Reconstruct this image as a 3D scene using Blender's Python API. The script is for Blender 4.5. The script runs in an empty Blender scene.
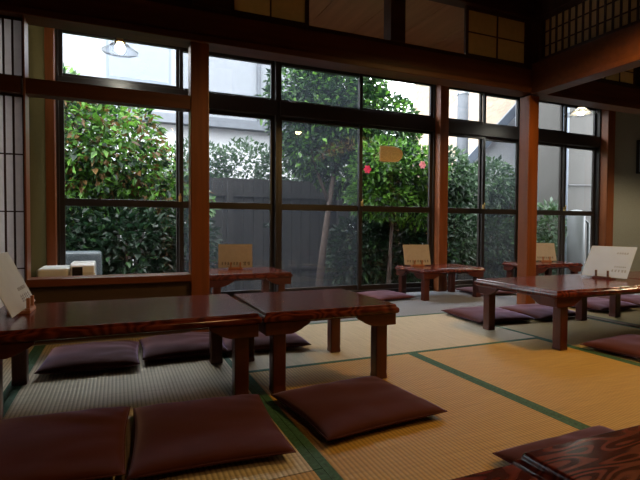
import bpy, bmesh, math, random
from mathutils import Vector, Matrix
random.seed(7)
C = bpy.context.scene.collection
PI = math.pi

# ------------------------------------------------------------------ materials
def mat(name, col, rough=0.5, var=0.0, scale=8.0, stretch=(1, 1, 1), bump=0.0, spec=0.5, metal=0.0,
        sheen=0.0, sheen_tint=(1, 1, 1), coat=0.0, trans=0.0, emit=None, estr=0.0, col2=None):
    m = bpy.data.materials.new(name); m.use_nodes = True
    nt = m.node_tree; b = nt.nodes['Principled BSDF']
    b.inputs['Roughness'].default_value = rough
    b.inputs['Metallic'].default_value = metal
    b.inputs['Specular IOR Level'].default_value = spec
    b.inputs['Sheen Weight'].default_value = sheen
    b.inputs['Sheen Tint'].default_value = (*sheen_tint, 1); b.inputs['Sheen Roughness'].default_value = .3
    b.inputs['Coat Weight'].default_value = coat
    b.inputs['Coat Roughness'].default_value = 0.12
    b.inputs['Base Color'].default_value = (*col, 1)
    if emit:
        b.inputs['Emission Color'].default_value = (*emit, 1); b.inputs['Emission Strength'].default_value = estr
    tc = nt.nodes.new('ShaderNodeTexCoord'); mp = nt.nodes.new('ShaderNodeMapping')
    mp.inputs['Scale'].default_value = stretch
    nz = nt.nodes.new('ShaderNodeTexNoise'); nz.inputs['Scale'].default_value = scale
    nz.inputs['Detail'].default_value = 5
    nt.links.new(tc.outputs['Object'], mp.inputs[0]); nt.links.new(mp.outputs[0], nz.inputs['Vector'])
    if var or col2:
        r = nt.nodes.new('ShaderNodeValToRGB')
        a = col if col2 else tuple(c * (1 - var) for c in col)
        z = col2 if col2 else tuple(min(1, c * (1 + var)) for c in col)
        r.color_ramp.elements[0].color = (*a, 1); r.color_ramp.elements[1].color = (*z, 1)
        r.color_ramp.elements[0].position = .3; r.color_ramp.elements[1].position = .7
        nt.links.new(nz.outputs['Fac'], r.inputs[0]); nt.links.new(r.outputs[0], b.inputs['Base Color'])
    if bump:
        bp = nt.nodes.new('ShaderNodeBump'); bp.inputs['Strength'].default_value = bump
        bp.inputs['Distance'].default_value = 0.01
        nt.links.new(nz.outputs['Fac'], bp.inputs['Height']); nt.links.new(bp.outputs[0], b.inputs['Normal'])
    if trans:
        out = nt.nodes['Material Output']
        tl = nt.nodes.new('ShaderNodeBsdfTranslucent'); mx = nt.nodes.new('ShaderNodeMixShader')
        mx.inputs[0].default_value = trans
        src = None
        for l in nt.links:
            if l.to_socket == b.inputs['Base Color']: src = l.from_socket
        if src: nt.links.new(src, tl.inputs[0])
        else: tl.inputs[0].default_value = (*col, 1)
        nt.links.new(b.outputs[0], mx.inputs[1]); nt.links.new(tl.outputs[0], mx.inputs[2])
        nt.links.new(mx.outputs[0], out.inputs['Surface'])
    return m

def mat_table():
    # lacquered wood, keyaki grain: distorted rings along the board
    m = mat('lacquer_wood', (.06, .016, .01), rough=.15, spec=.45)
    nt = m.node_tree; b = nt.nodes['Principled BSDF']
    tc = nt.nodes.new('ShaderNodeTexCoord'); mp = nt.nodes.new('ShaderNodeMapping')
    mp.inputs['Scale'].default_value = (5.0, 20.0, 5.0)
    nz = nt.nodes.new('ShaderNodeTexNoise'); nz.inputs['Scale'].default_value = 1.1; nz.inputs['Detail'].default_value = 1
    mul = nt.nodes.new('ShaderNodeMath'); mul.operation = 'MULTIPLY'; mul.inputs[1].default_value = 60
    fr = nt.nodes.new('ShaderNodeMath'); fr.operation = 'SINE'
    rp = nt.nodes.new('ShaderNodeMapRange'); rp.inputs[1].default_value = -1; rp.inputs[2].default_value = 1
    cr = nt.nodes.new('ShaderNodeValToRGB')
    cr.color_ramp.elements[0].color = (.055, .010, .007, 1); cr.color_ramp.elements[1].color = (.16, .032, .020, 1)
    nt.links.new(tc.outputs['Object'], mp.inputs[0]); nt.links.new(mp.outputs[0], nz.inputs['Vector'])
    nt.links.new(nz.outputs['Fac'], mul.inputs[0]); nt.links.new(mul.outputs[0], fr.inputs[0])
    nt.links.new(fr.outputs[0], rp.inputs[0]); nt.links.new(rp.outputs[0], cr.inputs[0])
    nt.links.new(cr.outputs[0], b.inputs['Base Color'])
    fine = nt.nodes.new('ShaderNodeTexNoise'); fine.inputs['Scale'].default_value = 60
    mr = nt.nodes.new('ShaderNodeMapRange'); mr.inputs[3].default_value = .15; mr.inputs[4].default_value = .20
    nt.links.new(rp.outputs[0], mr.inputs[0]); nt.links.new(mr.outputs[0], b.inputs['Roughness'])
    return m

def mat_tatami(name, col):
    m = mat(name, col, rough=.5, spec=.35)
    nt = m.node_tree; b = nt.nodes['Principled BSDF']
    tc = nt.nodes.new('ShaderNodeTexCoord')
    sx = nt.nodes.new('ShaderNodeSeparateXYZ'); nt.links.new(tc.outputs['Object'], sx.inputs[0])
    mul = nt.nodes.new('ShaderNodeMath'); mul.operation = 'MULTIPLY'; mul.inputs[1].default_value = 2 * PI / .0155
    nt.links.new(sx.outputs['Y'], mul.inputs[0])
    sn = nt.nodes.new('ShaderNodeMath'); sn.operation = 'SINE'; nt.links.new(mul.outputs[0], sn.inputs[0])
    mr = nt.nodes.new('ShaderNodeMapRange'); mr.inputs[1].default_value = -1; mr.inputs[2].default_value = 1
    nt.links.new(sn.outputs[0], mr.inputs[0])
    mp = nt.nodes.new('ShaderNodeMapping'); mp.inputs['Scale'].default_value = (90, 3, 1)
    nt.links.new(tc.outputs['Object'], mp.inputs[0])
    nz = nt.nodes.new('ShaderNodeTexNoise'); nz.inputs['Scale'].default_value = 2; nz.inputs['Detail'].default_value = 3
    nt.links.new(mp.outputs[0], nz.inputs['Vector'])
    r = nt.nodes.new('ShaderNodeValToRGB')
    r.color_ramp.elements[0].color = tuple(c * .60 for c in col) + (1,); r.color_ramp.elements[1].color = (*col, 1)
    r.color_ramp.elements[0].position = 0; r.color_ramp.elements[1].position = .55
    nt.links.new(mr.outputs[0], r.inputs[0])
    mx = nt.nodes.new('ShaderNodeMix'); mx.data_type = 'RGBA'; mx.blend_type = 'MULTIPLY'; mx.inputs[0].default_value = .45
    g = nt.nodes.new('ShaderNodeValToRGB'); g.color_ramp.elements[0].color = (.5, .5, .5, 1)
    g.color_ramp.elements[0].position = .3; g.color_ramp.elements[1].position = .6
    nt.links.new(nz.outputs['Fac'], g.inputs[0])
    nt.links.new(r.outputs[0], mx.inputs[6]); nt.links.new(g.outputs[0], mx.inputs[7])
    nt.links.new(mx.outputs[2], b.inputs['Base Color'])
    bp = nt.nodes.new('ShaderNodeBump'); bp.inputs['Strength'].default_value = .5; bp.inputs['Distance'].default_value = .002
    nt.links.new(mr.outputs[0], bp.inputs['Height']); nt.links.new(bp.outputs[0], b.inputs['Normal'])
    return m

def mat_glass(name, gloss=.07, tint=(1, 1, 1)):
    m = bpy.data.materials.new(name); m.use_nodes = True; nt = m.node_tree; nt.nodes.clear()
    out = nt.nodes.new('ShaderNodeOutputMaterial'); t = nt.nodes.new('ShaderNodeBsdfTransparent')
    t.inputs[0].default_value = (*tint, 1)
    g = nt.nodes.new('ShaderNodeBsdfGlossy'); g.inputs['Roughness'].default_value = .02
    fr = nt.nodes.new('ShaderNodeFresnel'); ge = nt.nodes.new('ShaderNodeNewGeometry'); ma = nt.nodes.new('ShaderNodeMath'); ma.operation = 'MULTIPLY_ADD'
    ma.inputs[1].default_value = 1 / 1.4 - 1.4; ma.inputs[2].default_value = 1.4     # thin pane: same reflectance from either side
    nt.links.new(ge.outputs['Backfacing'], ma.inputs[0]); nt.links.new(ma.outputs[0], fr.inputs['IOR'])
    mx = nt.nodes.new('ShaderNodeMixShader')
    nt.links.new(fr.outputs[0], mx.inputs[0]); nt.links.new(t.outputs[0], mx.inputs[1]); nt.links.new(g.outputs[0], mx.inputs[2])
    nt.links.new(mx.outputs[0], out.inputs[0])
    return m

def mat_screen():
    m = bpy.data.materials.new('insect_screen'); m.use_nodes = True; nt = m.node_tree; nt.nodes.clear()
    out = nt.nodes.new('ShaderNodeOutputMaterial'); t = nt.nodes.new('ShaderNodeBsdfTransparent')
    d = nt.nodes.new('ShaderNodeBsdfDiffuse'); d.inputs[0].default_value = (.065, .075, .095, 1)
    tl = nt.nodes.new('ShaderNodeBsdfTranslucent'); tl.inputs[0].default_value = (.065, .075, .095, 1)
    ad = nt.nodes.new('ShaderNodeMixShader'); ad.inputs[0].default_value = .5
    mx = nt.nodes.new('ShaderNodeMixShader'); mx.inputs[0].default_value = .37
    nt.links.new(d.outputs[0], ad.inputs[1]); nt.links.new(tl.outputs[0], ad.inputs[2])
    nt.links.new(t.outputs[0], mx.inputs[1]); nt.links.new(ad.outputs[0], mx.inputs[2])
    nt.links.new(mx.outputs[0], out.inputs[0])
    return m

M = {}
M['pillar'] = mat('pillar_wood', (.21, .062, .018), rough=.38, var=.25, scale=3, stretch=(8, 8, .6), bump=.05)
M['beam'] = mat('beam_wood', (.11, .035, .012), rough=.42, var=.25, scale=3, stretch=(.6, 8, 8), bump=.05)
M['dark'] = mat('dark_wood', (.05, .02, .011), rough=.5, var=.25, scale=3, stretch=(1, 6, 6))
M['panel'] = mat('panel_wood', (.075, .042, .02), rough=.6, var=.2, scale=3, stretch=(.5, 6, 6))
M['ledge'] = mat('ledge_wood', (.17, .052, .024), rough=.3, var=.2, scale=3, stretch=(.5, 6, 6))
M['ceil'] = mat('ceiling_board', (.36, .18, .08), rough=.6, var=.12, scale=3, stretch=(6, .5, 1))
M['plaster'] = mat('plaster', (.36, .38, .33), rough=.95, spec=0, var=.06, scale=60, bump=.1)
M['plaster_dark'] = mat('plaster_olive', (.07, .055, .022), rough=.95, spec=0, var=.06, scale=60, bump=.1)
M['alu'] = mat('bronze_aluminium', (.02, .015, .013), rough=.35, spec=.5, metal=.0)
M['alu_grey'] = mat('grey_aluminium', (.25, .27, .29), rough=.35, metal=.6)
M['brass'] = mat('brass', (.6, .4, .15), rough=.3, metal=1)
M['glass'] = mat_glass('window_glass')
M['screen'] = mat_screen()
M['paper'] = mat('shoji_paper', (.62, .58, .56), rough=.9, var=.04, scale=30, trans=.5)
M['paper_warm'] = mat('aged_shoji_paper', (.66, .47, .24), rough=.9, var=.06, scale=20, trans=.5)
M['table'] = mat_table()
M['tleg'] = mat('lacquer_leg', (.085, .02, .012), rough=.3, var=.25, scale=4, stretch=(6, 6, .7), coat=.1)
M['tatami'] = mat_tatami('tatami_straw', (.56, .35, .09))
M['tatami_sheen_tint'] = mat_tatami('tatami_straw_sheen_tint', (.63, .54, .37))  # paler copy of the straw: sky sheen from the windows put into the colour
M['tatami_olive'] = mat_tatami('tatami_straw_olive', (.42, .30, .115))
M['heri'] = mat('mat_border_green', (.03, .105, .06), rough=.75, var=.45, scale=90, bump=.15)
M['carpet'] = mat('grey_carpet', (.20, .21, .24), rough=.95, var=.15, scale=250, bump=.3, sheen=.2)
M['cushion'] = mat('cushion_cloth', (.075, .017, .011), rough=.85, var=.08, scale=9, bump=.08, sheen=1.0, sheen_tint=(.80, .63, 1.0), spec=.2)
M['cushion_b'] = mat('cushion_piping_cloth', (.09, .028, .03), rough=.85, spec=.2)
M['card_tan'] = mat('kraft_paper', (.40, .34, .28), rough=.6, var=.06, scale=30)
M['card_white'] = mat('laminated_paper', (.46, .57, .80), rough=.25, var=.03, scale=10, spec=.6)
M['card_grey'] = mat('grey_paper', (.50, .53, .57), rough=.45, var=.05, scale=12)
M['ink'] = mat('ink', (.05, .025, .02), rough=.6)
M['ink_soft'] = mat('ink_soft', (.20, .20, .27), rough=.6)
M['stand'] = mat('stand_wood', (.35, .14, .06), rough=.4, var=.2, scale=12)
M['white_plastic'] = mat('white_plastic', (.84, .88, .90), rough=.4)
M['tank_paint'] = mat('tank_paint', (.13, .14, .145), rough=.4)
M['grey_plastic'] = mat('grey_plastic', (.03, .042, .05), rough=.5)
M['dark_plastic'] = mat('dark_plastic', (.02, .02, .022), rough=.4)
M['rubber'] = mat('cord_black', (.02, .015, .012), rough=.6)
M['bulb'] = mat('lit_bulb', (1, 1, .95), emit=(1, .96, .82), estr=90)
M['shade'] = mat_glass('lamp_glass', tint=(.93, .93, .92))
M['opal'] = mat('opal_glass', (.9, .88, .8), rough=.3, trans=.6, emit=(1, .93, .75), estr=.8)
M['soil'] = mat('garden_soil', (.035, .028, .018), rough=1, var=.4, scale=3, bump=.5)
M['fence'] = mat('weathered_fence', (.018, .016, .015), rough=.8, var=.35, scale=3, stretch=(6, 6, .5))
M['bark'] = mat('bark', (.05, .032, .024), rough=.9, var=.4, scale=12, stretch=(3, 3, .6), bump=.6)
M['house_white'] = mat('white_render', (.55, .55, .56), rough=.9, var=.04, scale=2)
M['house_siding'] = mat('pale_blue_siding', (.19, .205, .225), rough=.7, var=.04, scale=2, stretch=(20, 1, .2))
M['house_grey'] = mat('grey_render', (.05, .048, .044), rough=.9, var=.06, scale=4)
M['house_tan'] = mat('tan_tiles', (.22, .165, .115), rough=.9, var=.3, scale=5)
M['trim_blue'] = mat('painted_metal', (.09, .11, .14), rough=.5)
M['concrete'] = mat('pole_concrete', (.11, .12, .135), rough=.9, var=.1, scale=6)
M['petal'] = mat('camellia_petal', (.75, .05, .12), rough=.6, trans=.3)
M['petal_pale'] = mat('camellia_petal_pale', (.85, .32, .33), rough=.6, trans=.3)
M['basket'] = mat('woven_bamboo', (.85, .62, .32), rough=.6, var=.35, scale=60, stretch=(1, 1, 6), bump=.4)
M['basket_rim'] = mat('basket_rim', (.85, .66, .38), rough=.55)
def leafmat(name, a, b): return mat(name, a, col2=b, rough=.4, scale=5, trans=.35, spec=.5)
M['leaf_bright'] = leafmat('leaf_bright', (.026, .10, .012), (.15, .33, .04))
M['leaf_mid'] = leafmat('leaf_mid', (0.0125, 0.0425, 0.0140), (0.0500, 0.1150, 0.0300))
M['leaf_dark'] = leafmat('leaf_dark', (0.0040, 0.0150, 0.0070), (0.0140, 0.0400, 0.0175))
M['leaf_pale'] = leafmat('leaf_pale', (0.0350, 0.0700, 0.0425), (0.1000, 0.1500, 0.0950))
M['leaf_russet'] = leafmat('leaf_russet', (0.0800, 0.0450, 0.0150), (0.2100, 0.1100, 0.0350))

# ------------------------------------------------------------------ mesh helpers
def box(bm, x0, x1, y0, y1, z0, z1):
    v = [bm.verts.new((x, y, z)) for x in (x0, x1) for y in (y0, y1) for z in (z0, z1)]
    for f in ((0, 1, 3, 2), (4, 6, 7, 5), (0, 4, 5, 1), (2, 3, 7, 6), (0, 2, 6, 4), (1, 5, 7, 3)):
        bm.faces.new([v[i] for i in f])
    return v
def prism(bm, pts, fn, a, b):
    """2-D outline extruded: fn(u, v, w) -> point"""
    lo = [bm.verts.new(fn(u, v, a)) for u, v in pts]; hi = [bm.verts.new(fn(u, v, b)) for u, v in pts]
    n = len(pts)
    bm.faces.new(lo[::-1]); bm.faces.new(hi)
    for i in range(n): bm.faces.new((lo[i], lo[(i + 1) % n], hi[(i + 1) % n], hi[i]))
def tube(bm, pts, radii, n=10):
    rings = []
    pts = [Vector(p) for p in pts]
    for i, p in enumerate(pts):
        d = (pts[min(i + 1, len(pts) - 1)] - pts[max(i - 1, 0)]).normalized()
        u = d.orthogonal().normalized(); w = d.cross(u)
        if i and rings:
            pu = prev_u - d * prev_u.dot(d)
            if pu.length > 1e-4: u = pu.normalized(); w = d.cross(u)
        prev_u = u
        r = radii[i] if hasattr(radii, '__len__') else radii
        rings.append([bm.verts.new(p + (u * math.cos(2 * PI * k / n) + w * math.sin(2 * PI * k / n)) * r) for k in range(n)])
    for a, b in zip(rings, rings[1:]):
        for k in range(n): bm.faces.new((a[k], a[(k + 1) % n], b[(k + 1) % n], b[k]))
    bm.faces.new(rings[0][::-1]); bm.faces.new(rings[-1])
def lathe(bm, prof, n=32, c=(0, 0, 0)):
    rings = []
    for r, z in prof:
        if r < 1e-5: rings.append([bm.verts.new((c[0], c[1], c[2] + z))])
        else: rings.append([bm.verts.new((c[0] + r * math.cos(2 * PI * k / n), c[1] + r * math.sin(2 * PI * k / n), c[2] + z)) for k in range(n)])
    for a, b in zip(rings, rings[1:]):
        for k in range(n):
            k2 = (k + 1) % n
            if len(a) == 1 and len(b) == 1: continue
            if len(a) == 1: bm.faces.new((a[0], b[k], b[k2]))
            elif len(b) == 1: bm.faces.new((a[k], a[k2], b[0]))
            else: bm.faces.new((a[k], a[k2], b[k2], b[k]))
def obj(name, bm, m, parent=None, loc=None, bevel=0, smooth=False, seg=2):
    bmesh.ops.recalc_face_normals(bm, faces=bm.faces)
    me = bpy.data.meshes.new(name); bm.to_mesh(me); bm.free()
    o = bpy.data.objects.new(name, me); C.objects.link(o)
    for mm in (m if isinstance(m, list) else [m]): me.materials.append(mm)
    if parent: o.parent = parent
    if loc: o.location = loc
    if smooth:
        for p in me.polygons: p.use_smooth = True
    if bevel:
        b = o.modifiers.new('bevel', 'BEVEL'); b.width = bevel; b.segments = seg; b.limit_method = 'ANGLE'
    return o
def bxo(name, dims, m, parent=None, bevel=0, loc=None):
    bm = bmesh.new(); box(bm, *dims); return obj(name, bm, m, parent, loc, bevel)
def tag(o, label, cat, group=None, kind=None):
    o['label'] = label; o['category'] = cat
    if group: o['group'] = group
    if kind: o['kind'] = kind
    return o
def thing(name, label, cat, loc=(0, 0, 0), rz=0, group=None):
    o = bpy.data.objects.new(name, None); C.objects.link(o); o.empty_display_size = .1
    o.location = loc; o.rotation_euler = (0, 0, rz)
    return tag(o, label, cat, group)
def struct(o): o['kind'] = 'structure'; return o
def sbox(name, dims, m, bevel=0): return struct(bxo(name, dims, m, None, bevel))
def copy_tree(o, parent=None):
    c = o.copy(); C.objects.link(c)
    if parent: c.parent = parent
    for ch in list(o.children): copy_tree(ch, c)
    return c

# ------------------------------------------------------------------ room shell
XL, XR, YB, YP, YW = -2.6, 8.2, -2.6, 3.2, 4.32
CEIL = 2.78
sbox('floor', (XL - .2, XR + .2, YB - .2, 4.45, -.25, -.056), M['dark'])
sbox('floor_veranda', (-.495, XR, 3.165, 4.40, -.056, -.009), M['dark'])
sbox('ceiling', (XL - .2, XR + .2, YB - .2, 3.26, CEIL, CEIL + .1), M['dark'])
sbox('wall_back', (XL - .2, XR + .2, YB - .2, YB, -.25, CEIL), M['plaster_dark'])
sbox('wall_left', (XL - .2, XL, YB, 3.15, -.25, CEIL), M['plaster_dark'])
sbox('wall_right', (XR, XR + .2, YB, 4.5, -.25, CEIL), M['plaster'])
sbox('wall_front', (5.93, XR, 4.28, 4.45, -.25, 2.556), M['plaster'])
sbox('wall_veranda', (-.60, -.495, 3.27, 4.45, -.25, 2.556), M['plaster_dark'])
sbox('baseboard_front', (5.95, XR, 4.20, 4.28, -.008, .10), M['ledge'], .004)
# veranda ceiling with boards running towards the windows
cv = bmesh.new()
x = -.60
k = 0
while x < XR:
    box(cv, x + .004, min(x + .446, XR), 3.26, 4.45, 2.555, 2.575); x += .450
box(cv, -.6, XR, 3.26, 4.45, 2.575, 2.60)
struct(obj('ceiling_veranda', cv, M['ceil']))
sbox('trim_1', (-.52, XR, 4.16, 4.34, 2.30, 2.555), M['beam'], .004)          # header over windows
sbox('wall_header', (-.52, XR, 4.34, 4.45, 2.28, 2.555), M['dark'])
# partition beam in the plane of the pillars
bm = bmesh.new()
box(bm, XL, XR, 3.135, 3.265, 1.915, 2.075); box(bm, XL, XR, 3.12, 3.28, 1.872, 1.915)
struct(obj('trim_2', bm, M['beam'], bevel=.004))
bm = bmesh.new()
box(bm, 3.335, 3.46, YB, 3.13, 1.90, 2.12); box(bm, 3.325, 3.47, YB, 3.12, 1.858, 1.90)
struct(obj('trim_3', bm, M['beam'], bevel=.004))
# main pillars
sbox('trim_4', (.443, .560, 3.15, 3.265, -.05, 1.875), M['pillar'], .005)
sbox('trim_5', (3.342, 3.455, 3.15, 3.262, -.05, 1.86), M['pillar'], .005)
sbox('trim_6', (3.19, 3.30, 4.20, 4.31, -.02, 2.30), M['pillar'], .005)
sbox('trim_7', (-.53, -.432, 4.20, 4.31, -.02, 2.30), M['pillar'], .005)
sbox('trim_8', (5.80, 5.935, 4.19, 4.30, -.02, 2.30), M['pillar'], .005)
sbox('trim_9', (4.475, 4.60, 4.20, 4.31, -.02, 2.30), M['pillar'], .005)
sbox('trim_10', (-.478, -.468, 3.14, 3.27, -.05, 1.875), M['pillar'], .003)
# rail across the bay and low wall with ledge
sbox('trim_11', (-.474, .443, 3.155, 3.245, 1.443, 1.532), M['beam'], .004)
sbox('wall_low', (-.474, .443, 3.175, 3.23, -.05, .352), M['panel'])
sbox('trim_12', (-.474, .443, 3.14, 3.30, .340, .385), M['ledge'], .004)
sbox('trim_13', (3.36, 3.44, YB, 3.15, -.056, .004), M['panel'], .002)          # threshold between the rooms
# upper wall + transom in the pillar plane
sbox('wall_transom', (XL, XR, 3.17, 3.24, 2.54, CEIL), M['dark'])
bm = bmesh.new()
box(bm, XL, XR, 3.15, 3.25, 2.075, 2.11); box(bm, XL, XR, 3.15, 3.25, 2.53, 2.56)
struct(obj('trim_14', bm, M['dark']))
for n, (a, b) in zip(('trim_15', 'trim_16', 'trim_17', 'trim_18'), ((1.92, 2.05), (3.345, 3.455), (.46, .70), (4.82, 4.93))):
    sbox(n, (a, b, 3.145, 3.255, 2.11, 2.53), M['dark'], .003)
sbox('wall_transom_left', (XL, .46, 3.18, 3.22, 2.11, 2.53), M['dark'])
sbox('wall_transom_right', (4.93, XR, 3.18, 3.22, 2.11, 2.53), M['dark'])

def shoji_panel(name, x0, x1, z0, z1, y, nv, nh, paper, frame=.028, low=None):
    low = low or frame
    t = bpy.data.objects.new(name, None); C.objects.link(t); t.location = ((x0 + x1) / 2, y, z0); struct(t)
    w, h = x1 - x0, z1 - z0
    bm = bmesh.new()
    box(bm, -w / 2, -w / 2 + frame, -.012, .012, 0, h); box(bm, w / 2 - frame, w / 2, -.012, .012, 0, h)
    box(bm, -w / 2 + frame, w / 2 - frame, -.012, .012, 0, low); box(bm, -w / 2 + frame, w / 2 - frame, -.012, .012, h - frame, h)
    obj('frame', bm, M['dark'], t)
    bm = bmesh.new()
    iw = w - 2 * frame; ih = h - low - frame
    for i in range(1, nv): box(bm, -iw / 2 + iw * i / nv - .005, -iw / 2 + iw * i / nv + .005, -.010, -.001, low, h - frame)
    for i in range(1, nh): box(bm, -iw / 2, iw / 2, -.009, -.0005, low + ih * i / nh - .004, low + ih * i / nh + .004)
    obj('lattice', bm, M['dark'], t)
    bxo('paper', (-iw / 2 - .004, iw / 2 + .004, .001, .003, low - .004, h - frame + .004), paper, t)
    return t
shoji_panel('window_11', 2.665, 3.345, 2.112, 2.528, 3.2, 2, 2, M['paper_warm'])
shoji_panel('window_12', .705, 1.27, 2.112, 2.528, 3.2, 2, 2, M['paper_warm'])
shoji_panel('window_13', 3.456, 4.12, 2.112, 2.528, 3.2, 2, 2, M['paper_warm'])
shoji_panel('window_14', 4.13, 4.82, 2.112, 2.40, 3.21, 3, 2, M['paper_warm'])
sbox('wall_transom_gap', (4.12, 4.82, 3.18, 3.22, 2.401, 2.53), M['dark'])
# shoji doors left of the bay, and their transom
for i in range(3):
    x1 = -.478 - i * .69
    shoji_panel('door_%d' % (i + 1), x1 - .688, x1, .0, 1.44, 3.2, 15, 4, M['paper'], .012, .12)
    shoji_panel('window_%d' % (15 + i), x1 - .688, x1, 1.535, 1.871, 3.2, 15, 1, M['paper'], .012)
sbox('trim_19', (XL, -.490, 3.15, 3.25, 1.441, 1.534), M['beam'], .003)
# carved lattice transom above the beam on the right
t = bpy.data.objects.new('window_18', None); C.objects.link(t); struct(t); t.location = (3.40, 1.6, 2.12)
bm = bmesh.new()
box(bm, -.02, .02, -1.5, 1.5, 0, .04); box(bm, -.02, .02, -1.5, 1.5, .36, .40)
for y in (-1.5, -.5, .5, 1.46): box(bm, -.02, .02, y, y + .04, .04, .36)
obj('frame', bm, M['dark'], t)
bm = bmesh.new()
y = -1.46
while y < 1.46:
    box(bm, -.006, .006, y, y + .014, .04, .36); y += .062
for z in (.13, .25): box(bm, -.004, .004, -1.46, 1.46, z, z + .01)
obj('lattice', bm, M['dark'], t)
bxo('paper', (.006, .009, -1.46, 1.46, .04, .36), M['paper_warm'], t)
sbox('wall_beam', (3.37, 3.43, YB, 3.13, 2.52, CEIL), M['dark'])
sbox('wall_beam_end', (3.37, 3.43, YB, .10, 2.12, 2.52), M['dark'])

# ------------------------------------------------------------------ aluminium windows
def window(name, x0, x1, split, screens=(), swap=False):
    """two sashes low (z .03-1.76) and two high (1.86-2.25) in a bronze frame"""
    t = bpy.data.objects.new(name, None); C.objects.link(t); struct(t); t.location = (x0, YW, 0)
    W = x1 - x0
    bm = bmesh.new()
    f = .022
    box(bm, 0, f, -.03, .06, 0, 2.30); box(bm, W - f, W, -.03, .06, 0, 2.30)
    box(bm, f, W - f, -.04, .06, 0, .045); box(bm, f, W - f, -.035, .06, 2.252, 2.30)
    box(bm, f, W - f, -.045, .06, 1.735, 1.872)
    obj('frame', bm, M['alu'], t, bevel=.003)
    s = split - x0
    spans = ((f, s + .028), (s - .028, W - f))
    for i, (a, b) in enumerate(spans):
        dy = .0 if (i == 0) != swap else .034
        for z0, z1, low in ((.045, 1.735, True), (1.872, 2.252, False)):
            bm = bmesh.new(); st = .036 if low else .03; rb = .05 if low else .03
            box(bm, a, a + st, dy - .014, dy + .014, z0, z1); box(bm, b - st, b, dy - .014, dy + .014, z0, z1)
            box(bm, a + st, b - st, dy - .014, dy + .014, z0, z0 + rb); box(bm, a + st, b - st, dy - .014, dy + .014, z1 - .03, z1)
            if low: box(bm, a + st, b - st, dy - .018, dy + .014, .852, .912)
            sash = obj('sash', bm, M['alu'], t, bevel=.002)
            bxo('glass', (a + st - .004, b - st + .004, dy - .002, dy + .002, z0 + rb - .004, z1 - .026), M['glass'], sash)
    bm = bmesh.new(); box(bm, s - .012, s + .012, -.034, -.014, .905, .955); box(bm, s - .005, s + .005, -.046, -.034, .93, .975)
    obj('latch', bm, M['brass'], t, bevel=.002)
    for a, b in screens:
        a -= x0; b -= x0
        bm = bmesh.new()
        for z0, z1 in ((.045, 1.735), (1.872, 2.252)):
            box(bm, a, a + .022, .064, .078, z0, z1); box(bm, b - .022, b, .064, .078, z0, z1)
            box(bm, a + .022, b - .022, .064, .078, z0, z0 + .025); box(bm, a + .022, b - .022, .064, .078, z1 - .025, z1)
        sf = obj('screen_frame', bm, M['alu'], t)
        bm = bmesh.new()
        for z0, z1 in ((.065, 1.715), (1.892, 2.235)):
            v = [bm.verts.new(p) for p in ((a + .02, .071, z0), (b - .02, .071, z0), (b - .02, .071, z1), (a + .02, .071, z1))]
            bm.faces.new(v)
        obj('screen_mesh', bm, M['screen'], sf)
    return t
window('window_1', -.435, 1.40, .513, [(.53, 1.40)])
window('window_2', 1.40, 3.19, 2.30, [(1.42, 2.32)], True)
window('window_3', 3.30, 4.475, 3.878, [(3.88, 4.47)])
window('window_4', 4.60, 5.80, 5.175)

# ------------------------------------------------------------------ tatami and carpet
def tatami(cx, cy, along, L, W, m, label):
    t = thing('tatami_mat', label, 'tatami mat', (cx, cy, -.056), 0 if along == 'x' else PI / 2, 'tatami mats')
    bxo('straw_facing', (-L / 2 + .001, L / 2 - .001, -W / 2 + .029, W / 2 - .029, 0, .055), m, t)
    for s in (-1, 1):
        a, b = sorted((s * (W / 2 - .029), s * (W / 2 - .001)))
        bxo('cloth_border', (-L / 2 + .001, L / 2 - .001, a, b, 0, .0558), M['heri'], t)
    return t
K = .955
tatami(1.50, 2.678, 'x', 2 * K, K, M['tatami_sheen_tint'], 'tatami mat with sky sheen in its colour, lying lengthwise along the grey carpet')
tatami(1.022, 1.245, 'y', 2 * K, K, M['tatami'], 'golden tatami mat under the cushion in front of the square-ended middle table')
tatami(1.978, 1.245, 'y', 2 * K, K, M['tatami'], 'bare golden tatami mat in the open middle of the floor')
tatami(.067, 2.20, 'y', 2 * K, K, M['tatami_sheen_tint'], 'greyish tatami mat beneath the long left table and its purple cushions')
tatami(.067, .288, 'y', 2 * K, K, M['tatami'], 'tatami mat in the bottom left foreground under two brown cushions')
tatami(-.888, 2.20, 'y', 2 * K, K, M['tatami_sheen_tint'], 'tatami mat at the far left edge beside the papered sliding doors')
tatami(2.905, 2.20, 'y', 2 * K, .90, M['tatami_olive'], 'olive straw tatami mat under the long right-hand table')
tatami(2.905, .288, 'y', 2 * K, .90, M['tatami_olive'], 'olive straw tatami mat at right edge under the lone brown cushion')
tatami(3.92, 2.20, 'y', 2 * K, .95, M['tatami_olive'], 'tatami mat in the right-hand room beyond the wooden threshold')
tatami(4.875, 2.20, 'y', 2 * K, K, M['tatami_olive'], 'tatami mat by the far right under the second right-hand table')
tatami(1.50, -.19, 'x', 2 * K, K, M['tatami'], 'tatami mat beneath the paired tables in the bottom right corner')
tag(bxo('carpet', (-.494, XR - .02, 3.158, 4.268, -.009, 0.0), M['carpet']), 'grey carpet strip laid along the veranda windows', 'carpet')

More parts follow.
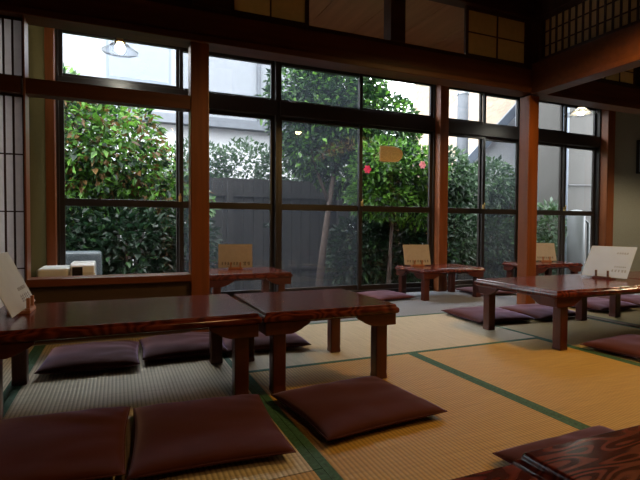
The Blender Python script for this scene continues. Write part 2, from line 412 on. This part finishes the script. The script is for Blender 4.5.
# ------------------------------------------------------------------ low tables
def make_table(W, D, H, label, loc, legx=.07, inset_left=None):
    """lacquered low table; local origin at floor centre"""
    t = thing('low_table', label, 'table', loc, 0, 'low lacquered tables')
    bm = bmesh.new()
    # tabletop with a moulded edge: three stacked, bevelled slabs joined in one mesh
    th = .043
    prof = [(0, 0.0), (.004, .006), (.004, .012), (-.004, .016), (-.006, .024), (-.006, .034), (-.002, .040), (.006, th)]
    rings = []
    for ins, dz in prof:
        z = H - dz; i = ins
        rings.append([bm.verts.new((sx * (W / 2 - i - .0065), sy * (D / 2 - i - .0065), z)) for sx, sy in ((-1, -1), (1, -1), (1, 1), (-1, 1))])
    top_in = rings[0]
    for v in top_in: v.co.x *= (W / 2 - .008) / (W / 2); v.co.y *= (D / 2 - .008) / (D / 2)
    for a, b in zip(rings, rings[1:]):
        for k in range(4): bm.faces.new((a[k], a[(k + 1) % 4], b[(k + 1) % 4], b[k]))
    bm.faces.new(rings[0]); bm.faces.new(rings[-1][::-1])
    obj('tabletop', bm, M['table'], t, bevel=.003)
    zb = H - th
    lg = .058
    bh = .052; bl = .20
    # scalloped bracket outline: u = distance from corner, v = down
    out = [(0, 0), (bl, 0), (bl - .004, .012), (bl - .018, .022), (bl - .03, .027), (bl - .042, .036), (bl - .062, .045), (bl - .085, bh), (0, bh)]
    for sx in (-1, 1):
        for sy in (-1, 1):
            bm = bmesh.new()
            x0 = W / 2 - .012; y0 = D / 2 - .012
            k = min(1, D / .6)
            prism(bm, out, lambda u, v, w: (sx * (x0 - u), sy * (y0 - w), zb - v), 0, .022)
            prism(bm, [(u * k * .85, v) for u, v in out], lambda u, v, w: (sx * (x0 - w), sy * (y0 - .0221 - u), zb - v), 0, .022)
            obj('corner_bracket', bm, M['tleg'], t, bevel=.002)
            bm = bmesh.new()
            cx, cy = sx * (W / 2 - legx), sy * (D / 2 - .055)
            sects = [(lg, zb), (lg, .05), (lg * .97, .03), (lg * 1.03, .012), (lg * 1.04, 0.0)]
            rs = [[bm.verts.new((cx + a * s / 2, cy + b * s / 2, z)) for a, b in ((-1, -1), (1, -1), (1, 1), (-1, 1))] for s, z in sects]
            for a, b in zip(rs, rs[1:]):
                for q in range(4): bm.faces.new((a[q], a[(q + 1) % 4], b[(q + 1) % 4], b[q]))
            bm.faces.new(rs[0]); bm.faces.new(rs[-1][::-1])
            obj('leg', bm, M['tleg'], t, bevel=.006, seg=3)
    bm = bmesh.new()
    box(bm, -W / 2 + .04, W / 2 - .04, -D / 2 + .04, D / 2 - .04, zb - .012, zb + .001)
    obj('underframe', bm, M['tleg'], t)
    return t
H1 = .345
make_table(1.01, .63, H1, 'longer low table at left holding the grey menu', (.035, 2.165, 0), .077)
make_table(.645, .605, H1, 'short low table in the middle, butted against the long left table', (.868, 2.152, 0), .077)
make_table(1.075, .675, H1, 'glossy low table at right with the large white menu on it', (2.785, 2.237, 0), .09)
make_table(1.10, .675, H1, 'low table cut off by the right edge, butted to the glossy one', (3.878, 2.237, 0), .28)
make_table(.98, .643, H1, 'low table corner in the bottom right, right of the seam', (1.066, .247, 0))
make_table(.90, .615, H1 - .004, 'low table sliver at the bottom edge, left of the seam', (.116, .247, 0))
H2 = .30
make_table(.68, .535, .332, 'small low table on the carpet behind the left pillar', (.95, 3.825, 0), .085)
make_table(.74, .50, H2, 'small low table on the carpet by the middle window post', (3.00, 3.94, 0), .06)
make_table(.74, .46, H2, 'small low table in the far right window corner', (4.455, 3.98, 0), .07)

# ------------------------------------------------------------------ cushions
def make_cushion(W, D, T, seed, name='floor_cushion'):
    rnd = random.Random(seed); N = 30
    bm = bmesh.new(); g = {}
    ph = [rnd.uniform(0, 6.28) for _ in range(8)]
    def edge(u, v):
        pinch = 1 - .05 * (1 - u * u) * 0
        sx = 1 - .035 * (1 - v * v) * (abs(u) ** 3); sy = 1 - .035 * (1 - u * u) * (abs(v) ** 3)
        sx = 1 - .045 * math.cos(v * PI / 2) * abs(u); sy = 1 - .045 * math.cos(u * PI / 2) * abs(v)
        return u * W / 2 * sx, v * D / 2 * sy
    for side in (1, -1):
        for i in range(N + 1):
            for j in range(N + 1):
                u = -1 + 2 * i / N; v = -1 + 2 * j / N
                u = math.copysign(1 - (1 - abs(u)) ** 1.5, u); v = math.copysign(1 - (1 - abs(v)) ** 1.5, v)
                if side == -1 and (i in (0, N) or j in (0, N)): g[(-1, i, j)] = g[(1, i, j)]; continue
                e = ((1 - abs(u) ** 3.2) * (1 - abs(v) ** 3.2)) ** .42
                wr = .05 * math.sin(5 * u + 3 * v + ph[0]) * math.sin(4 * v - 2 * u + ph[1]) + .03 * math.sin(11 * u * v + 7 * v + ph[2])
                wr += .035 * math.sin(14 * u + 4 * v + ph[3]) * (abs(v) ** 2)
                z = T * .42 + side * T * (.58 if side == 1 else .42) * e * (1 + (wr if side == 1 else 0))
                x, y = edge(u, v)
                g[(side, i, j)] = bm.verts.new((x, y, max(z, .0)))
    for side in (1, -1):
        for i in range(N):
            for j in range(N):
                q = [g[(side, i, j)], g[(side, i + 1, j)], g[(side, i + 1, j + 1)], g[(side, i, j + 1)]]
                bm.faces.new(q if side == 1 else q[::-1])
    return bm
def cushion(x, y, W, D, rz, T, label, seed, tilt=None, z=0):
    t = thing('floor_cushion', label, 'cushion', (x, y, z), rz, 'square floor cushions')
    if tilt: t.rotation_euler = (tilt[0], tilt[1], rz)
    obj('cover', make_cushion(W, D, T, seed), M['cushion'], t, smooth=True)
    bm = bmesh.new()
    # seam round the rim
    pts = []
    for k in range(4):
        for s in range(12):
            a = -1 + 2 * s / 12
            u, v = ((a, -1), (1, a), (-a, 1), (-1, -a))[k]
            sx = 1 - .045 * math.cos(v * PI / 2) * abs(u); sy = 1 - .045 * math.cos(u * PI / 2) * abs(v)
            pts.append((u * W / 2 * sx, v * D / 2 * sy, T * .42))
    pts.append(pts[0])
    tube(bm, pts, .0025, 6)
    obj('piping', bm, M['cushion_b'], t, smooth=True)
    return t
T = .062
cushion(.835, 1.600, .50, .455, .10, T, 'brown cushion alone in front of the middle table', 1)
cushion(.270, 1.585, .465, .51, -.06, T, 'brown cushion in front of the left table, right of its pair', 2)
cushion(-.195, 1.64, .45, .51, -.05, T, 'dark brown cushion in the bottom left corner', 3)
cushion(-.112, 2.665, .44, .45, -.04, .075, 'purple cushion behind the left table, nearest the grey menu', 4)
cushion(.332, 2.73, .43, .44, .0, .072, 'purple cushion behind the left table, between two others', 5)
cushion(.785, 2.72, .48, .44, -.06, .066, 'purple cushion showing under the middle short table', 6)
cushion(2.64, 4.03, .44, .46, .10, .055, 'purple cushion on the carpet, left of the middle window table', 7).location.x = 2.40
cushion(3.60, 3.93, .48, .46, -.05, .055, 'purple cushion on the carpet, right of the middle window table', 8)
cushion(2.615, 2.85, .48, .50, -.10, .062, 'purple cushion left of the right-hand table legs, nearest the carpet edge', 9)
cushion(3.09, 2.80, .46, .46, .02, .064, 'purple cushion behind the glossy right table, near the square pillar', 10)
cushion(3.86, 2.87, .50, .46, .0, .070, 'purple cushion behind the table cut off by the right edge', 11)
cushion(4.38, 2.90, .46, .46, .05, .068, 'purple cushion at the far right edge behind the last table', 12)
cushion(2.735, 1.72, .50, .46, .10, .06, 'brown cushion at the right edge in front of the glossy table', 13)
cushion(1.275, .86, .48, .46, .03, .06, 'brown cushion half hidden by the bottom right table', 14)

# ------------------------------------------------------------------ menus on stands
def menu(loc, rz, lean, w, h, m, label, ink, rows, holder=True, group='menu cards on the tables', wire=False, rx=0.0):
    t = thing('menu_card', label, 'menu', loc, rz, group)
    R = Matrix.Rotation(-lean, 4, 'X')
    bm = bmesh.new(); box(bm, -w / 2, w / 2, -.0015, .0015, 0, h)
    bmesh.ops.transform(bm, matrix=Matrix.Translation((0, 0, .012)) @ R, verts=bm.verts)
    card = obj('card', bm, m, t)
    rnd = random.Random(int(loc[0] * 100))
    for (x0, x1, z0, ch) in rows:
        bm = bmesh.new()
        x = x0 * w - w / 2
        while x < x1 * w - w / 2:
            cw = ch * h * .9
            for q in range(3):      # brush strokes of one small character
                zz = z0 * h + ch * h * (q + .2) / 3.2
                box(bm, x + rnd.uniform(0, .2) * cw, x + cw * rnd.uniform(.6, .92), -.0021, -.0016, zz, zz + ch * h * .13)
            xm = x + cw * rnd.uniform(.3, .6)
            box(bm, xm, xm + ch * h * .13, -.0022, -.0016, z0 * h, z0 * h + ch * h)
            x += cw * 1.12
        bmesh.ops.transform(bm, matrix=Matrix.Translation((0, 0, .012)) @ R, verts=bm.verts)
        obj('lettering', bm, ink, card)
    bm = bmesh.new()
    box(bm, -.06, .06, -.03, .05, 0, .012)
    box(bm, -.045, -.033, -.026, -.014, .012, .06); box(bm, .033, .045, -.026, -.014, .012, .06)
    box(bm, -.055, .055, -.028, -.012, .012, .018)
    pl = h * .45
    v = len(bm.verts)
    b2 = bmesh.new(); box(b2, -.04, .04, .004, .012, 0, pl)
    bmesh.ops.transform(b2, matrix=Matrix.Translation((0, 0, .012)) @ R, verts=b2.verts)
    tmp = bpy.data.meshes.new('x'); b2.to_mesh(tmp); b2.free(); bm.from_mesh(tmp); bpy.data.meshes.remove(tmp)
    obj('stand', bm, M['stand'] if not wire else M['tleg'], t, bevel=.0015)
    return t
T3 = .05
D2R = PI / 180
menu((-.346, 2.25, H1), 87.8 * D2R, 25 * D2R, .42, .245, M['card_grey'], 'grey menu card leaning on its stand at the left end of the left table', M['ink_soft'], [(.55, .93, .10, .13), (.6, .9, .3, .06)])
menu((.925, 3.98, .332), -12 * D2R, 16 * D2R, .285, .205, M['card_tan'], 'tan menu card on the small table behind the left pillar', M['ink'], [(.08, .68, .12, .12), (.72, .90, .09, .17)])
menu((2.815, 4.05, H2), -16 * D2R, 20 * D2R, .275, .215, M['card_tan'], 'tan menu card on the small table by the middle window post', M['ink'], [(.10, .86, .12, .12)])
menu((4.60, 4.06, H2), -25 * D2R, 20 * D2R, .25, .215, M['card_tan'], 'tan menu card on the small table in the far right corner', M['ink'], [(.12, .84, .12, .11)])
menu((3.11, 2.26, H1), -79 * D2R, 35 * D2R, .30, .255, M['card_white'], 'large white menu card standing on the glossy right table', M['ink_soft'], [(.62, .92, .18, .08), (.66, .9, .32, .05), (.62, .86, .75, .06)], wire=True)

# ------------------------------------------------------------------ pendant lamps, basket, picture, appliance
def pendant(x, y, zb, r, label, top=2.555):
    t = thing('pendant_lamp', label, 'lamp', (x, y, zb), 0, 'glass pendant lamps over the veranda')
    bm = bmesh.new(); tube(bm, [(0, 0, .085), (0, 0, top - zb)], .003, 8); obj('cord', bm, M['rubber'], t)
    bm = bmesh.new(); lathe(bm, [(0, .10), (.012, .10), (.018, .085), (.026, .06), (.038, .045), (.038, .04), (0, .04)], 24); obj('socket', bm, M['brass'], t, smooth=True)
    bm = bmesh.new()
    lathe(bm, [(0, .042), (.018, .04), (.03, .02), (.034, 0), (.028, -.02), (.014, -.033), (0, -.036)], 24); obj('bulb', bm, M['bulb'], t, smooth=True)
    bm = bmesh.new()
    lathe(bm, [(.03, .046), (.06, .026), (r * .7, -.002), (r, -.022), (r, -.024), (r * .7, -.005), (.06, .022), (.03, .042)], 40)
    obj('lamp_shade', bm, M['shade'], t, smooth=True)
    return t
pendant(.033, 3.8, 1.985, .125, 'pendant lamp with clear glass shade hanging before the left window')
l2 = pendant(4.55, 3.6, 1.925, .165, 'pendant lamp with white inner shade hanging at the far right window')
bm = bmesh.new(); lathe(bm, [(.035, .045), (.055, .03), (.095, -.012), (.095, -.016), (.052, .024), (.03, .04)], 36)
obj('inner_shade', bm, M['opal'], l2, smooth=True)

t = thing('bamboo_basket', 'shallow woven bamboo basket hanging against the window by the camellias', 'basket', (2.615, 4.255, 1.37))
bm = bmesh.new()
ol = [(-.135, .0), (.03, .0), (.085, .012), (.12, .045), (.13, .08), (.12, .115), (.085, .14), (.03, .15), (-.135, .15)]
prism(bm, ol, lambda u, v, w: (u, w, v), -.004, .012); obj('weave', bm, M['basket'], t, bevel=.003)
bm = bmesh.new(); tube(bm, [(u, -.006, v) for u, v in ol + ol[:1]], .007, 8); obj('rim', bm, M['basket_rim'], t, smooth=True)
bm = bmesh.new(); tube(bm, [(-.01, -.006, .0), (-.006, -.007, .075), (-.01, -.006, .15)], .004, 6); obj('rib', bm, M['basket_rim'], t)
bm = bmesh.new(); tube(bm, [(0, 0, .15), (.0, .0, .37)], .0012, 6); obj('string', bm, M['rubber'], t)

t = thing('framed_picture', 'framed picture with white mount on the right wall at the photo edge', 'picture', (6.70, 4.28, 1.66))
bm = bmesh.new()
for d in ((-.21, -.19, -.03, 0, -.225, .225), (.19, .21, -.03, 0, -.225, .225), (-.19, .19, -.03, 0, -.225, -.205), (-.19, .19, -.03, 0, .205, .225)): box(bm, *d)
obj('frame', bm, M['dark_plastic'], t); bxo('mount', (-.19, .19, -.015, -.001, -.205, .205), M['card_white'], t)

t = thing('air_purifier', 'white box-shaped appliance behind the ledge of the left window bay', 'appliance', (-.31, 3.62, 0))
bm = bmesh.new()
box(bm, -.16, .03, -.15, .15, .02, .418); obj('body', bm, M['white_plastic'], t, bevel=.02, seg=3)
bm = bmesh.new()
pr = [(-.16, .02), (-.16, .39), (-.14, .43), (-.10, .447), (.10, .447), (.15, .43), (.165, .40), (.165, .02)]
prism(bm, pr, lambda u, v, w: (w, u, v), .03, .175); obj('end_housing', bm, M['white_plastic'], t, bevel=.008)
bm = bmesh.new()
for i in range(4): box(bm, .05, .10, -.164, -.158, .36 + i * .016, .37 + i * .016)
box(bm, .045, .105, -.161, -.159, .35, .425)
obj('vent_grille', bm, M['dark_plastic'], t)
for sx in (-.13, .14): bxo('foot', (sx - .02, sx + .02, -.12, .12, 0, .02), M['dark_plastic'], t)

# ------------------------------------------------------------------ garden
GZ = -.35
sbox('ground', (-14, 24, 4.45, 22, GZ - .2, GZ), M['soil'])
def leaves(n, blobs, size, seed, mats, frac=None):
    rnd = random.Random(seed); verts = []; faces = []; mi = []
    tot = sum(b[3] * b[4] * b[5] for b in blobs)
    for (cx, cy, cz, rx, ry, rz) in blobs:
        k = int(n * rx * ry * rz / tot)
        for _ in range(k):
            while True:
                a, b, c = rnd.uniform(-1, 1), rnd.uniform(-1, 1), rnd.uniform(-1, 1)
                q = a * a + b * b + c * c
                if q < 1 and rnd.random() < .25 + .75 * q: break
            p = Vector((cx + a * rx, cy + b * ry, cz + c * rz))
            d = Vector((a + rnd.gauss(0, .5), b + rnd.gauss(0, .5), c + rnd.gauss(0, .5) - .2)).normalized()
            s = size * rnd.uniform(.6, 1.3)
            nrm = Vector((rnd.gauss(0, .6), rnd.gauss(0, .6), 1)).normalized()
            u = d; w = nrm.cross(u)
            if w.length < .05: continue
            w.normalize(); up = u.cross(w)
            i = len(verts)
            verts += [p, p + u * s * .45 + w * s * .26 + up * s * .05, p + u * s - up * s * .12, p + u * s * .45 - w * s * .26 + up * s * .05]
            faces += [(i, i + 1, i + 2), (i, i + 2, i + 3)]
            f = 0
            if len(mats) > 1 and rnd.random() < (frac or .3): f = rnd.randrange(1, len(mats))
            mi += [f, f]
    me = bpy.data.meshes.new('foliage'); me.from_pydata(verts, [], faces)
    for m in mats: me.materials.append(m)
    me.polygons.foreach_set('material_index', mi)
    return me
def plant(name, label, cat, base, n, blobs, size, seed, mats, stems, frac=None, group=None):
    t = thing(name, label, cat, base, 0, group)
    me = leaves(n, [(a - base[0], b - base[1], c - base[2], d, e, f) for a, b, c, d, e, f in blobs], size, seed, mats, frac)
    o = bpy.data.objects.new('foliage', me); C.objects.link(o); o.parent = t
    for pts, r0, r1 in stems:
        bm = bmesh.new(); k = len(pts)
        tube(bm, [(p[0] - base[0], p[1] - base[1], p[2] - base[2]) for p in pts], [r0 + (r1 - r0) * i / (k - 1) for i in range(k)], 8)
        obj('stem', bm, M['bark'], t, smooth=True)
    return t
g = 'garden shrubs beyond the windows'
plant('garden_shrub', 'tall bright green shrub with russet leaves filling the left window', 'shrub', (-.1, 6.2, GZ), 11000,
      [(-.75, 6.2, 1.75, .75, .6, .75), (-.15, 6.1, 1.6, .7, .6, .7), (.35, 6.2, 1.2, .6, .5, .5), (-.5, 6.2, 1.0, .8, .55, .5), (.75, 6.3, 1.0, .4, .4, .32)], .10, 11,
      [M['leaf_bright'], M['leaf_mid'], M['leaf_russet'], M['leaf_dark']],
      [([(-.1, 6.2, GZ), (-.2, 6.2, .6), (-.6, 6.2, 1.7)], .05, .015), ([(-.1, 6.2, GZ), (.1, 6.15, .6), (.2, 6.1, 1.5)], .04, .012)], .5, g)
plant('garden_shrub', 'dark low shrub under the bright one in the left window', 'shrub', (.1, 5.6, GZ), 6500,
      [(-.6, 5.7, .35, .6, .35, .55), (.1, 5.7, .35, .6, .4, .6), (.75, 5.8, .4, .4, .35, .5)], .10, 12, [M['leaf_dark'], M['leaf_mid']],
      [([(.1, 5.6, GZ), (.1, 5.65, .5)], .03, .012)], .12, g)
plant('clipped_hedge', 'pale clipped hedge rising behind the fence, left of the tree', 'hedge', (1.9, 8.2, GZ), 12000,
      [(1.2, 8.2, 1.2, .8, .35, .95), (2.1, 8.2, 1.2, .8, .35, 1.0), (2.9, 8.2, 1.25, .7, .35, .95), (3.7, 8.2, 1.3, .7, .35, 1.0), (4.6, 8.2, 1.2, .7, .35, .9)], .10, 13, [M['leaf_mid'], M['leaf_pale']],
      [([(1.9, 8.2, GZ), (1.9, 8.2, 1.0)], .04, .02)], .5)
plant('garden_tree', 'leafy tree with leaning trunk in the middle of the garden', 'tree', (2.42, 5.75, GZ), 17000,
      [(2.9, 6.3, 2.35, .75, .6, .65), (3.5, 6.2, 2.15, .7, .6, .55), (2.55, 6.3, 1.75, .45, .5, .35), (2.35, 6.3, 2.6, .45, .4, .45), (3.2, 6.3, 1.55, .65, .5, .42), (3.05, 6.3, 2.9, .7, .5, .4), (2.35, 6.3, 2.1, .4, .4, .35), (1.95, 6.2, 2.3, .22, .2, .25)], .095, 14,
      [M['leaf_mid'], M['leaf_bright'], M['leaf_dark'], M['leaf_dark']],
      [([(2.42, 5.75, GZ), (2.55, 5.85, .4), (2.68, 5.95, 1.0), (2.85, 6.1, 1.7), (2.95, 6.25, 2.4)], .06, .02), ([(2.68, 5.95, 1.0), (2.5, 6.1, 1.6), (2.35, 6.2, 2.4)], .028, .01), ([(2.8, 6.05, 1.5), (3.2, 6.15, 1.8), (3.6, 6.2, 2.2)], .025, .01)], .6)
cam = plant('camellia_bush', 'bright green camellia bush with pink blooms in the middle right pane', 'shrub', (3.4, 5.6, GZ), 9000,
      [(3.35, 5.6, 1.5, .50, .4, .38), (3.9, 5.7, 1.45, .45, .4, .38), (3.3, 5.6, 1.1, .5, .35, .3), (3.95, 5.8, 1.0, .4, .35, .35)], .085, 15,
      [M['leaf_bright'], M['leaf_mid'], M['leaf_dark']], [([(3.4, 5.6, GZ), (3.45, 5.6, .5), (3.5, 5.6, 1.4)], .035, .012)], .35, g)
def bloom(px, py, pz, m):
    bm = bmesh.new()
    for ring, (n, r, up) in enumerate(((6, .030, .01), (5, .020, .018), (3, .011, .024))):
        for k in range(n):
            a = 2 * PI * k / n + ring * .4
            c = Vector((math.cos(a) * r, -up, math.sin(a) * r)); s = .022 - ring * .004
            tv = Vector((-math.sin(a), 0, math.cos(a)))
            ov = Vector((math.cos(a), -.3, math.sin(a)))
            vs = [bm.verts.new(c + ov * s * q + tv * s * w_) for q, w_ in ((-.9, 0), (-.2, .75), (.7, .6), (.95, 0), (.7, -.6), (-.2, -.75))]
            bm.faces.new(vs)
    o = obj('flower', bm, m, cam); o.location = (px - 3.4, py - 5.6, pz - GZ)
bloom(2.70, 4.93, 1.365, M['petal']); bloom(3.47, 4.93, 1.46, M['petal_pale'])
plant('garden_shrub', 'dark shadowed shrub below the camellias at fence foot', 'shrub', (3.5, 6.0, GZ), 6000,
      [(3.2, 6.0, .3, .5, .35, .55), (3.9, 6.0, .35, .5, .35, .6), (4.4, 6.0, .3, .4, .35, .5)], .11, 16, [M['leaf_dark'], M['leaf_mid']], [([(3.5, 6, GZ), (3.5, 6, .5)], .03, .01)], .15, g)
plant('garden_shrub', 'pale green airy shrub right of the middle window post', 'shrub', (5.0, 6.2, GZ), 5500,
      [(4.85, 6.2, 1.5, .35, .4, .45), (5.2, 6.3, 1.2, .4, .4, .5), (4.9, 6.1, .6, .4, .4, .6)], .095, 17, [M['leaf_pale'], M['leaf_mid'], M['leaf_dark']], [([(5, 6.2, GZ), (5, 6.2, 1.2)], .03, .01)], .5, g)
plant('garden_shrub', 'misty green shrub behind the screened pane next to the square pillar', 'shrub', (6.3, 6.6, GZ), 5500,
      [(6.1, 6.6, 1.4, .45, .4, .5), (6.55, 6.7, 1.1, .4, .4, .5), (6.2, 6.6, .4, .55, .4, .6)], .10, 18, [M['leaf_mid'], M['leaf_pale'], M['leaf_dark']], [([(6.3, 6.6, GZ), (6.3, 6.6, 1.2)], .03, .01)], .5, g)
plant('garden_shrub', 'small pale shrub seen low at the right window edge', 'shrub', (6.9, 6.0, GZ), 1600,
      [(6.85, 6.0, .75, .25, .25, .4), (6.75, 6.0, .15, .28, .25, .5)], .10, 19, [M['leaf_pale'], M['leaf_mid']], [([(6.9, 6.0, GZ), (6.85, 6.0, .7)], .03, .01)], .4, g)
# dark board fence with a row of small openings
t = thing('board_fence', 'dark weathered board fence across the back of the garden', 'fence', (2.4, 7.3, GZ))
bm = bmesh.new(); x = -6.5
rf = random.Random(5); i = 0
while x < 5.0:
    w = .16; holes = (i % 9) in (3, 4)
    if not holes: box(bm, x, x + w - .006, -.012, .012, .02, 1.78 + rf.uniform(-.006, .006))
    else:
        box(bm, x, x + w - .006, -.012, .012, .02, 1.02); box(bm, x, x + w - .006, -.012, .012, 1.10, 1.78)
    x += w; i += 1
obj('boards', bm, M['fence'], t)
for z in (.35, 1.5):
    bxo('rail', (-6.5, 5.1, -.05, -.0125, z, z + .07), M['fence'], t)
for k in range(7):
    bxo('post', (-6.4 + k * 1.85, -6.31 + k * 1.85, -.13, -.051, 0, 1.72), M['fence'], t)

# outdoor unit
t = thing('outdoor_unit', 'grey-blue outdoor unit standing just outside the left window', 'appliance', (-.33, 5.0, GZ))
bm = bmesh.new(); box(bm, -.20, .20, -.14, .14, .06, .80); obj('casing', bm, M['grey_plastic'], t, bevel=.03, seg=3)
bm = bmesh.new(); 
for k in range(6):
    r = .04 + k * .02; tube(bm, [(.0 + r * math.cos(a * PI / 12), -.145, .40 + r * math.sin(a * PI / 12)) for a in range(25)], .003, 6)
obj('fan_guard', bm, M['dark_plastic'], t)
for sx in (-.14, .14): bxo('foot', (sx - .03, sx + .03, -.13, .13, 0, .06), M['dark_plastic'], t)

# neighbouring houses
t = thing('house', 'white rendered house with pale upper siding beyond the hedge', 'house', (1.0, 12.4, GZ))
bxo('wall', (-7, 5.2, 0, 4, 0, 3.55), M['house_white'], t)
bxo('upper_wall', (-7, 5.0, .35, 4, 3.75, 7.2), M['house_siding'], t)
bm = bmesh.new(); box(bm, -7.2, 5.35, -.45, 4.1, 3.55, 3.68); box(bm, -7.2, 5.35, -.5, -.45, 3.5, 3.72); obj('eave', bm, M['concrete'], t)
for x0 in (-4.6, -1.2):
    wd = bxo('window', (x0, x0 + 1.5, .31, .36, 4.6, 5.6), M['trim_blue'], t); bxo('pane', (x0 + .06, x0 + 1.44, .30, .312, 4.66, 5.54), M['glass'], wd)
bm = bmesh.new(); tube(bm, [(2.6, .30, 3.75), (2.6, .30, 7.2)], .05, 10); obj('downpipe', bm, M['concrete'], t)
# second house: white gable with blue bargeboard
t = thing('house', 'white gabled house with blue-grey bargeboard above the right shrubs', 'house', (11.4, 11.5, GZ))
bm = bmesh.new()
gp = [(-1.75, 0), (4.5, 0), (4.5, 3.9), (2.0, 6.55), (-1.75, 2.98)]
prism(bm, gp, lambda u, v, w: (u, w, v), 0, 4); obj('wall', bm, M['house_white'], t)
bm = bmesh.new()
def strip(p, q, th, y0, y1):
    d = Vector((q[0] - p[0], q[1] - p[1])).normalized(); n = Vector((-d.y, d.x)) * th
    prism(bm, [p, q, (q[0] + n.x, q[1] + n.y), (p[0] + n.x, p[1] + n.y)], lambda u, v, w: (u, w, v), y0, y1)
strip((-2.3, 2.46), (2.0, 6.56), .22, -.35, 4.2); strip((2.0, 6.56), (5.0, 3.38), .22, -.35, 4.2)
obj('roof', bm, M['house_tan'], t)
bm = bmesh.new(); strip((-2.3, 2.44), (2.0, 6.54), .26, -.42, -.351); strip((2.0, 6.54), (5.0, 3.36), .26, -.42, -.351)
obj('bargeboard', bm, M['trim_blue'], t)
t = thing('house', 'tan tiled house glimpsed behind the utility pole', 'house', (15.6, 16.6, GZ))
bxo('wall', (-1.6, 5, 0, 4, 0, 8.6), M['house_tan'], t)
bm = bmesh.new(); prism(bm, [(-2.0, 8.6), (5.4, 8.6), (1.7, 11.0)], lambda u, v, w: (u, w, v), -.4, 4.4); obj('roof', bm, M['house_tan'], t)
t = thing('utility_pole', 'grey concrete utility pole right of the middle window post', 'pole', (7.63, 9.2, GZ))
bm = bmesh.new(); tube(bm, [(0, 0, 0), (0, 0, 7.5)], [.15, .12], 20); obj('shaft', bm, M['concrete'], t, smooth=True)
bm = bmesh.new(); tube(bm, [(0, 0, 4.2), (0, 0, 4.26)], .15, 20); obj('band', bm, M['alu_grey'], t)
t = thing('house', 'grey plastered house wall close outside the far right window', 'house', (8.07, 6.3, GZ))
bxo('wall', (-.42, 5, 0, 1.2, 0, 6), M['house_grey'], t)
bm = bmesh.new(); tube(bm, [(-.52, -.02, 0), (-.52, -.02, 6)], .06, 12); obj('downpipe', bm, M['trim_blue'], t, smooth=True)
bm = bmesh.new(); tube(bm, [(-.42, -.02, 1.83), (.25, -.02, 1.85), (.9, -.02, 1.9)], .012, 8); obj('cable', bm, M['dark_plastic'], t)
t = thing('house', 'pale blue-white house wall with pipe seen left of the grey wall', 'house', (11.3, 9.6, GZ))
bxo('wall', (-.7, 5, 0, .9, 0, 7), M['house_siding'], t)
bm = bmesh.new(); tube(bm, [(-.1, -.06, 0), (-.1, -.06, 4.3), (.6, -.06, 4.25)], .05, 10); obj('pipe', bm, M['trim_blue'], t, smooth=True)
t = thing('water_tank', 'white cylindrical tank with pipe standing outside the far right window', 'tank', (6.83, 5.45, GZ))
bm = bmesh.new(); lathe(bm, [(0, 0), (.13, 0), (.13, 1.24), (.12, 1.29), (.07, 1.33), (0, 1.34)], 28); obj('shell', bm, M['tank_paint'], t, smooth=True)
bm = bmesh.new(); tube(bm, [(.22, -.05, 0), (.22, -.05, 1.12), (.1, -.03, 1.2)], .022, 10); obj('pipe', bm, M['tank_paint'], t, smooth=True)

# ------------------------------------------------------------------ camera (solved from the photograph's vanishing points)
f_px = 476.0
dx = Vector((1430 - 320, 240 - 232, -f_px)).normalized(); dy = Vector((117 - 320, 240 - 225, -f_px)).normalized()
b_ = (dx + dy).normalized(); c_ = (dx - dy).normalized()
dx = (b_ + c_) / math.sqrt(2); dy = (b_ - c_) / math.sqrt(2); dz = dx.cross(dy)
cd = bpy.data.cameras.new('camera'); co = bpy.data.objects.new('camera', cd); C.objects.link(co)
cd.sensor_width = 36; cd.lens = f_px / 640 * 36; cd.clip_start = .02
Mx = Matrix((dx, dy, dz)).to_4x4(); Mx.translation = (0, 0, .70)
co.matrix_world = Mx
bpy.context.scene.camera = co

# ------------------------------------------------------------------ light
w = bpy.data.worlds.new('overcast'); bpy.context.scene.world = w; w.use_nodes = True
nt = w.node_tree; bg = nt.nodes['Background']
tc = nt.nodes.new('ShaderNodeTexCoord'); sx = nt.nodes.new('ShaderNodeSeparateXYZ'); cr = nt.nodes.new('ShaderNodeValToRGB')
nt.links.new(tc.outputs['Generated'], sx.inputs[0]); nt.links.new(sx.outputs['Z'], cr.inputs[0]); nt.links.new(cr.outputs[0], bg.inputs[0])
cr.color_ramp.elements[0].position = 0; cr.color_ramp.elements[0].color = (.80, .86, .93, 1)
cr.color_ramp.elements[1].position = .7; cr.color_ramp.elements[1].color = (.93, .97, 1.0, 1)
bg.inputs['Strength'].default_value = 7.5
def lamp(name, loc, power, col, ang=165, r=.05):
    d = bpy.data.lights.new(name, 'SPOT'); d.energy = power; d.color = col; d.shadow_soft_size = r
    d.spot_size = math.radians(ang); d.spot_blend = .3
    o = bpy.data.objects.new(name, d); C.objects.link(o); o.location = loc
lamp('ceiling_lamp', (2.75, 1.35, 2.25), 80, (1, .60, .20))
lamp('ceiling_lamp', (5.95, 2.0, 2.30), 75, (1, .76, .48), 140)
lamp('ceiling_lamp', (.9, -.3, 2.40), 14, (1, .52, .20))

vs = bpy.context.scene.view_settings
vs.view_transform = 'Standard'; vs.look = 'None'; vs.gamma = 1; vs.use_curve_mapping = False; vs.exposure = 0.55
bpy.context.scene.cycles.use_denoising = True
bpy.context.scene.cycles.max_bounces = 10
bpy.context.scene.cycles.transparent_max_bounces = 24
bpy.context.scene.cycles.diffuse_bounces = 5
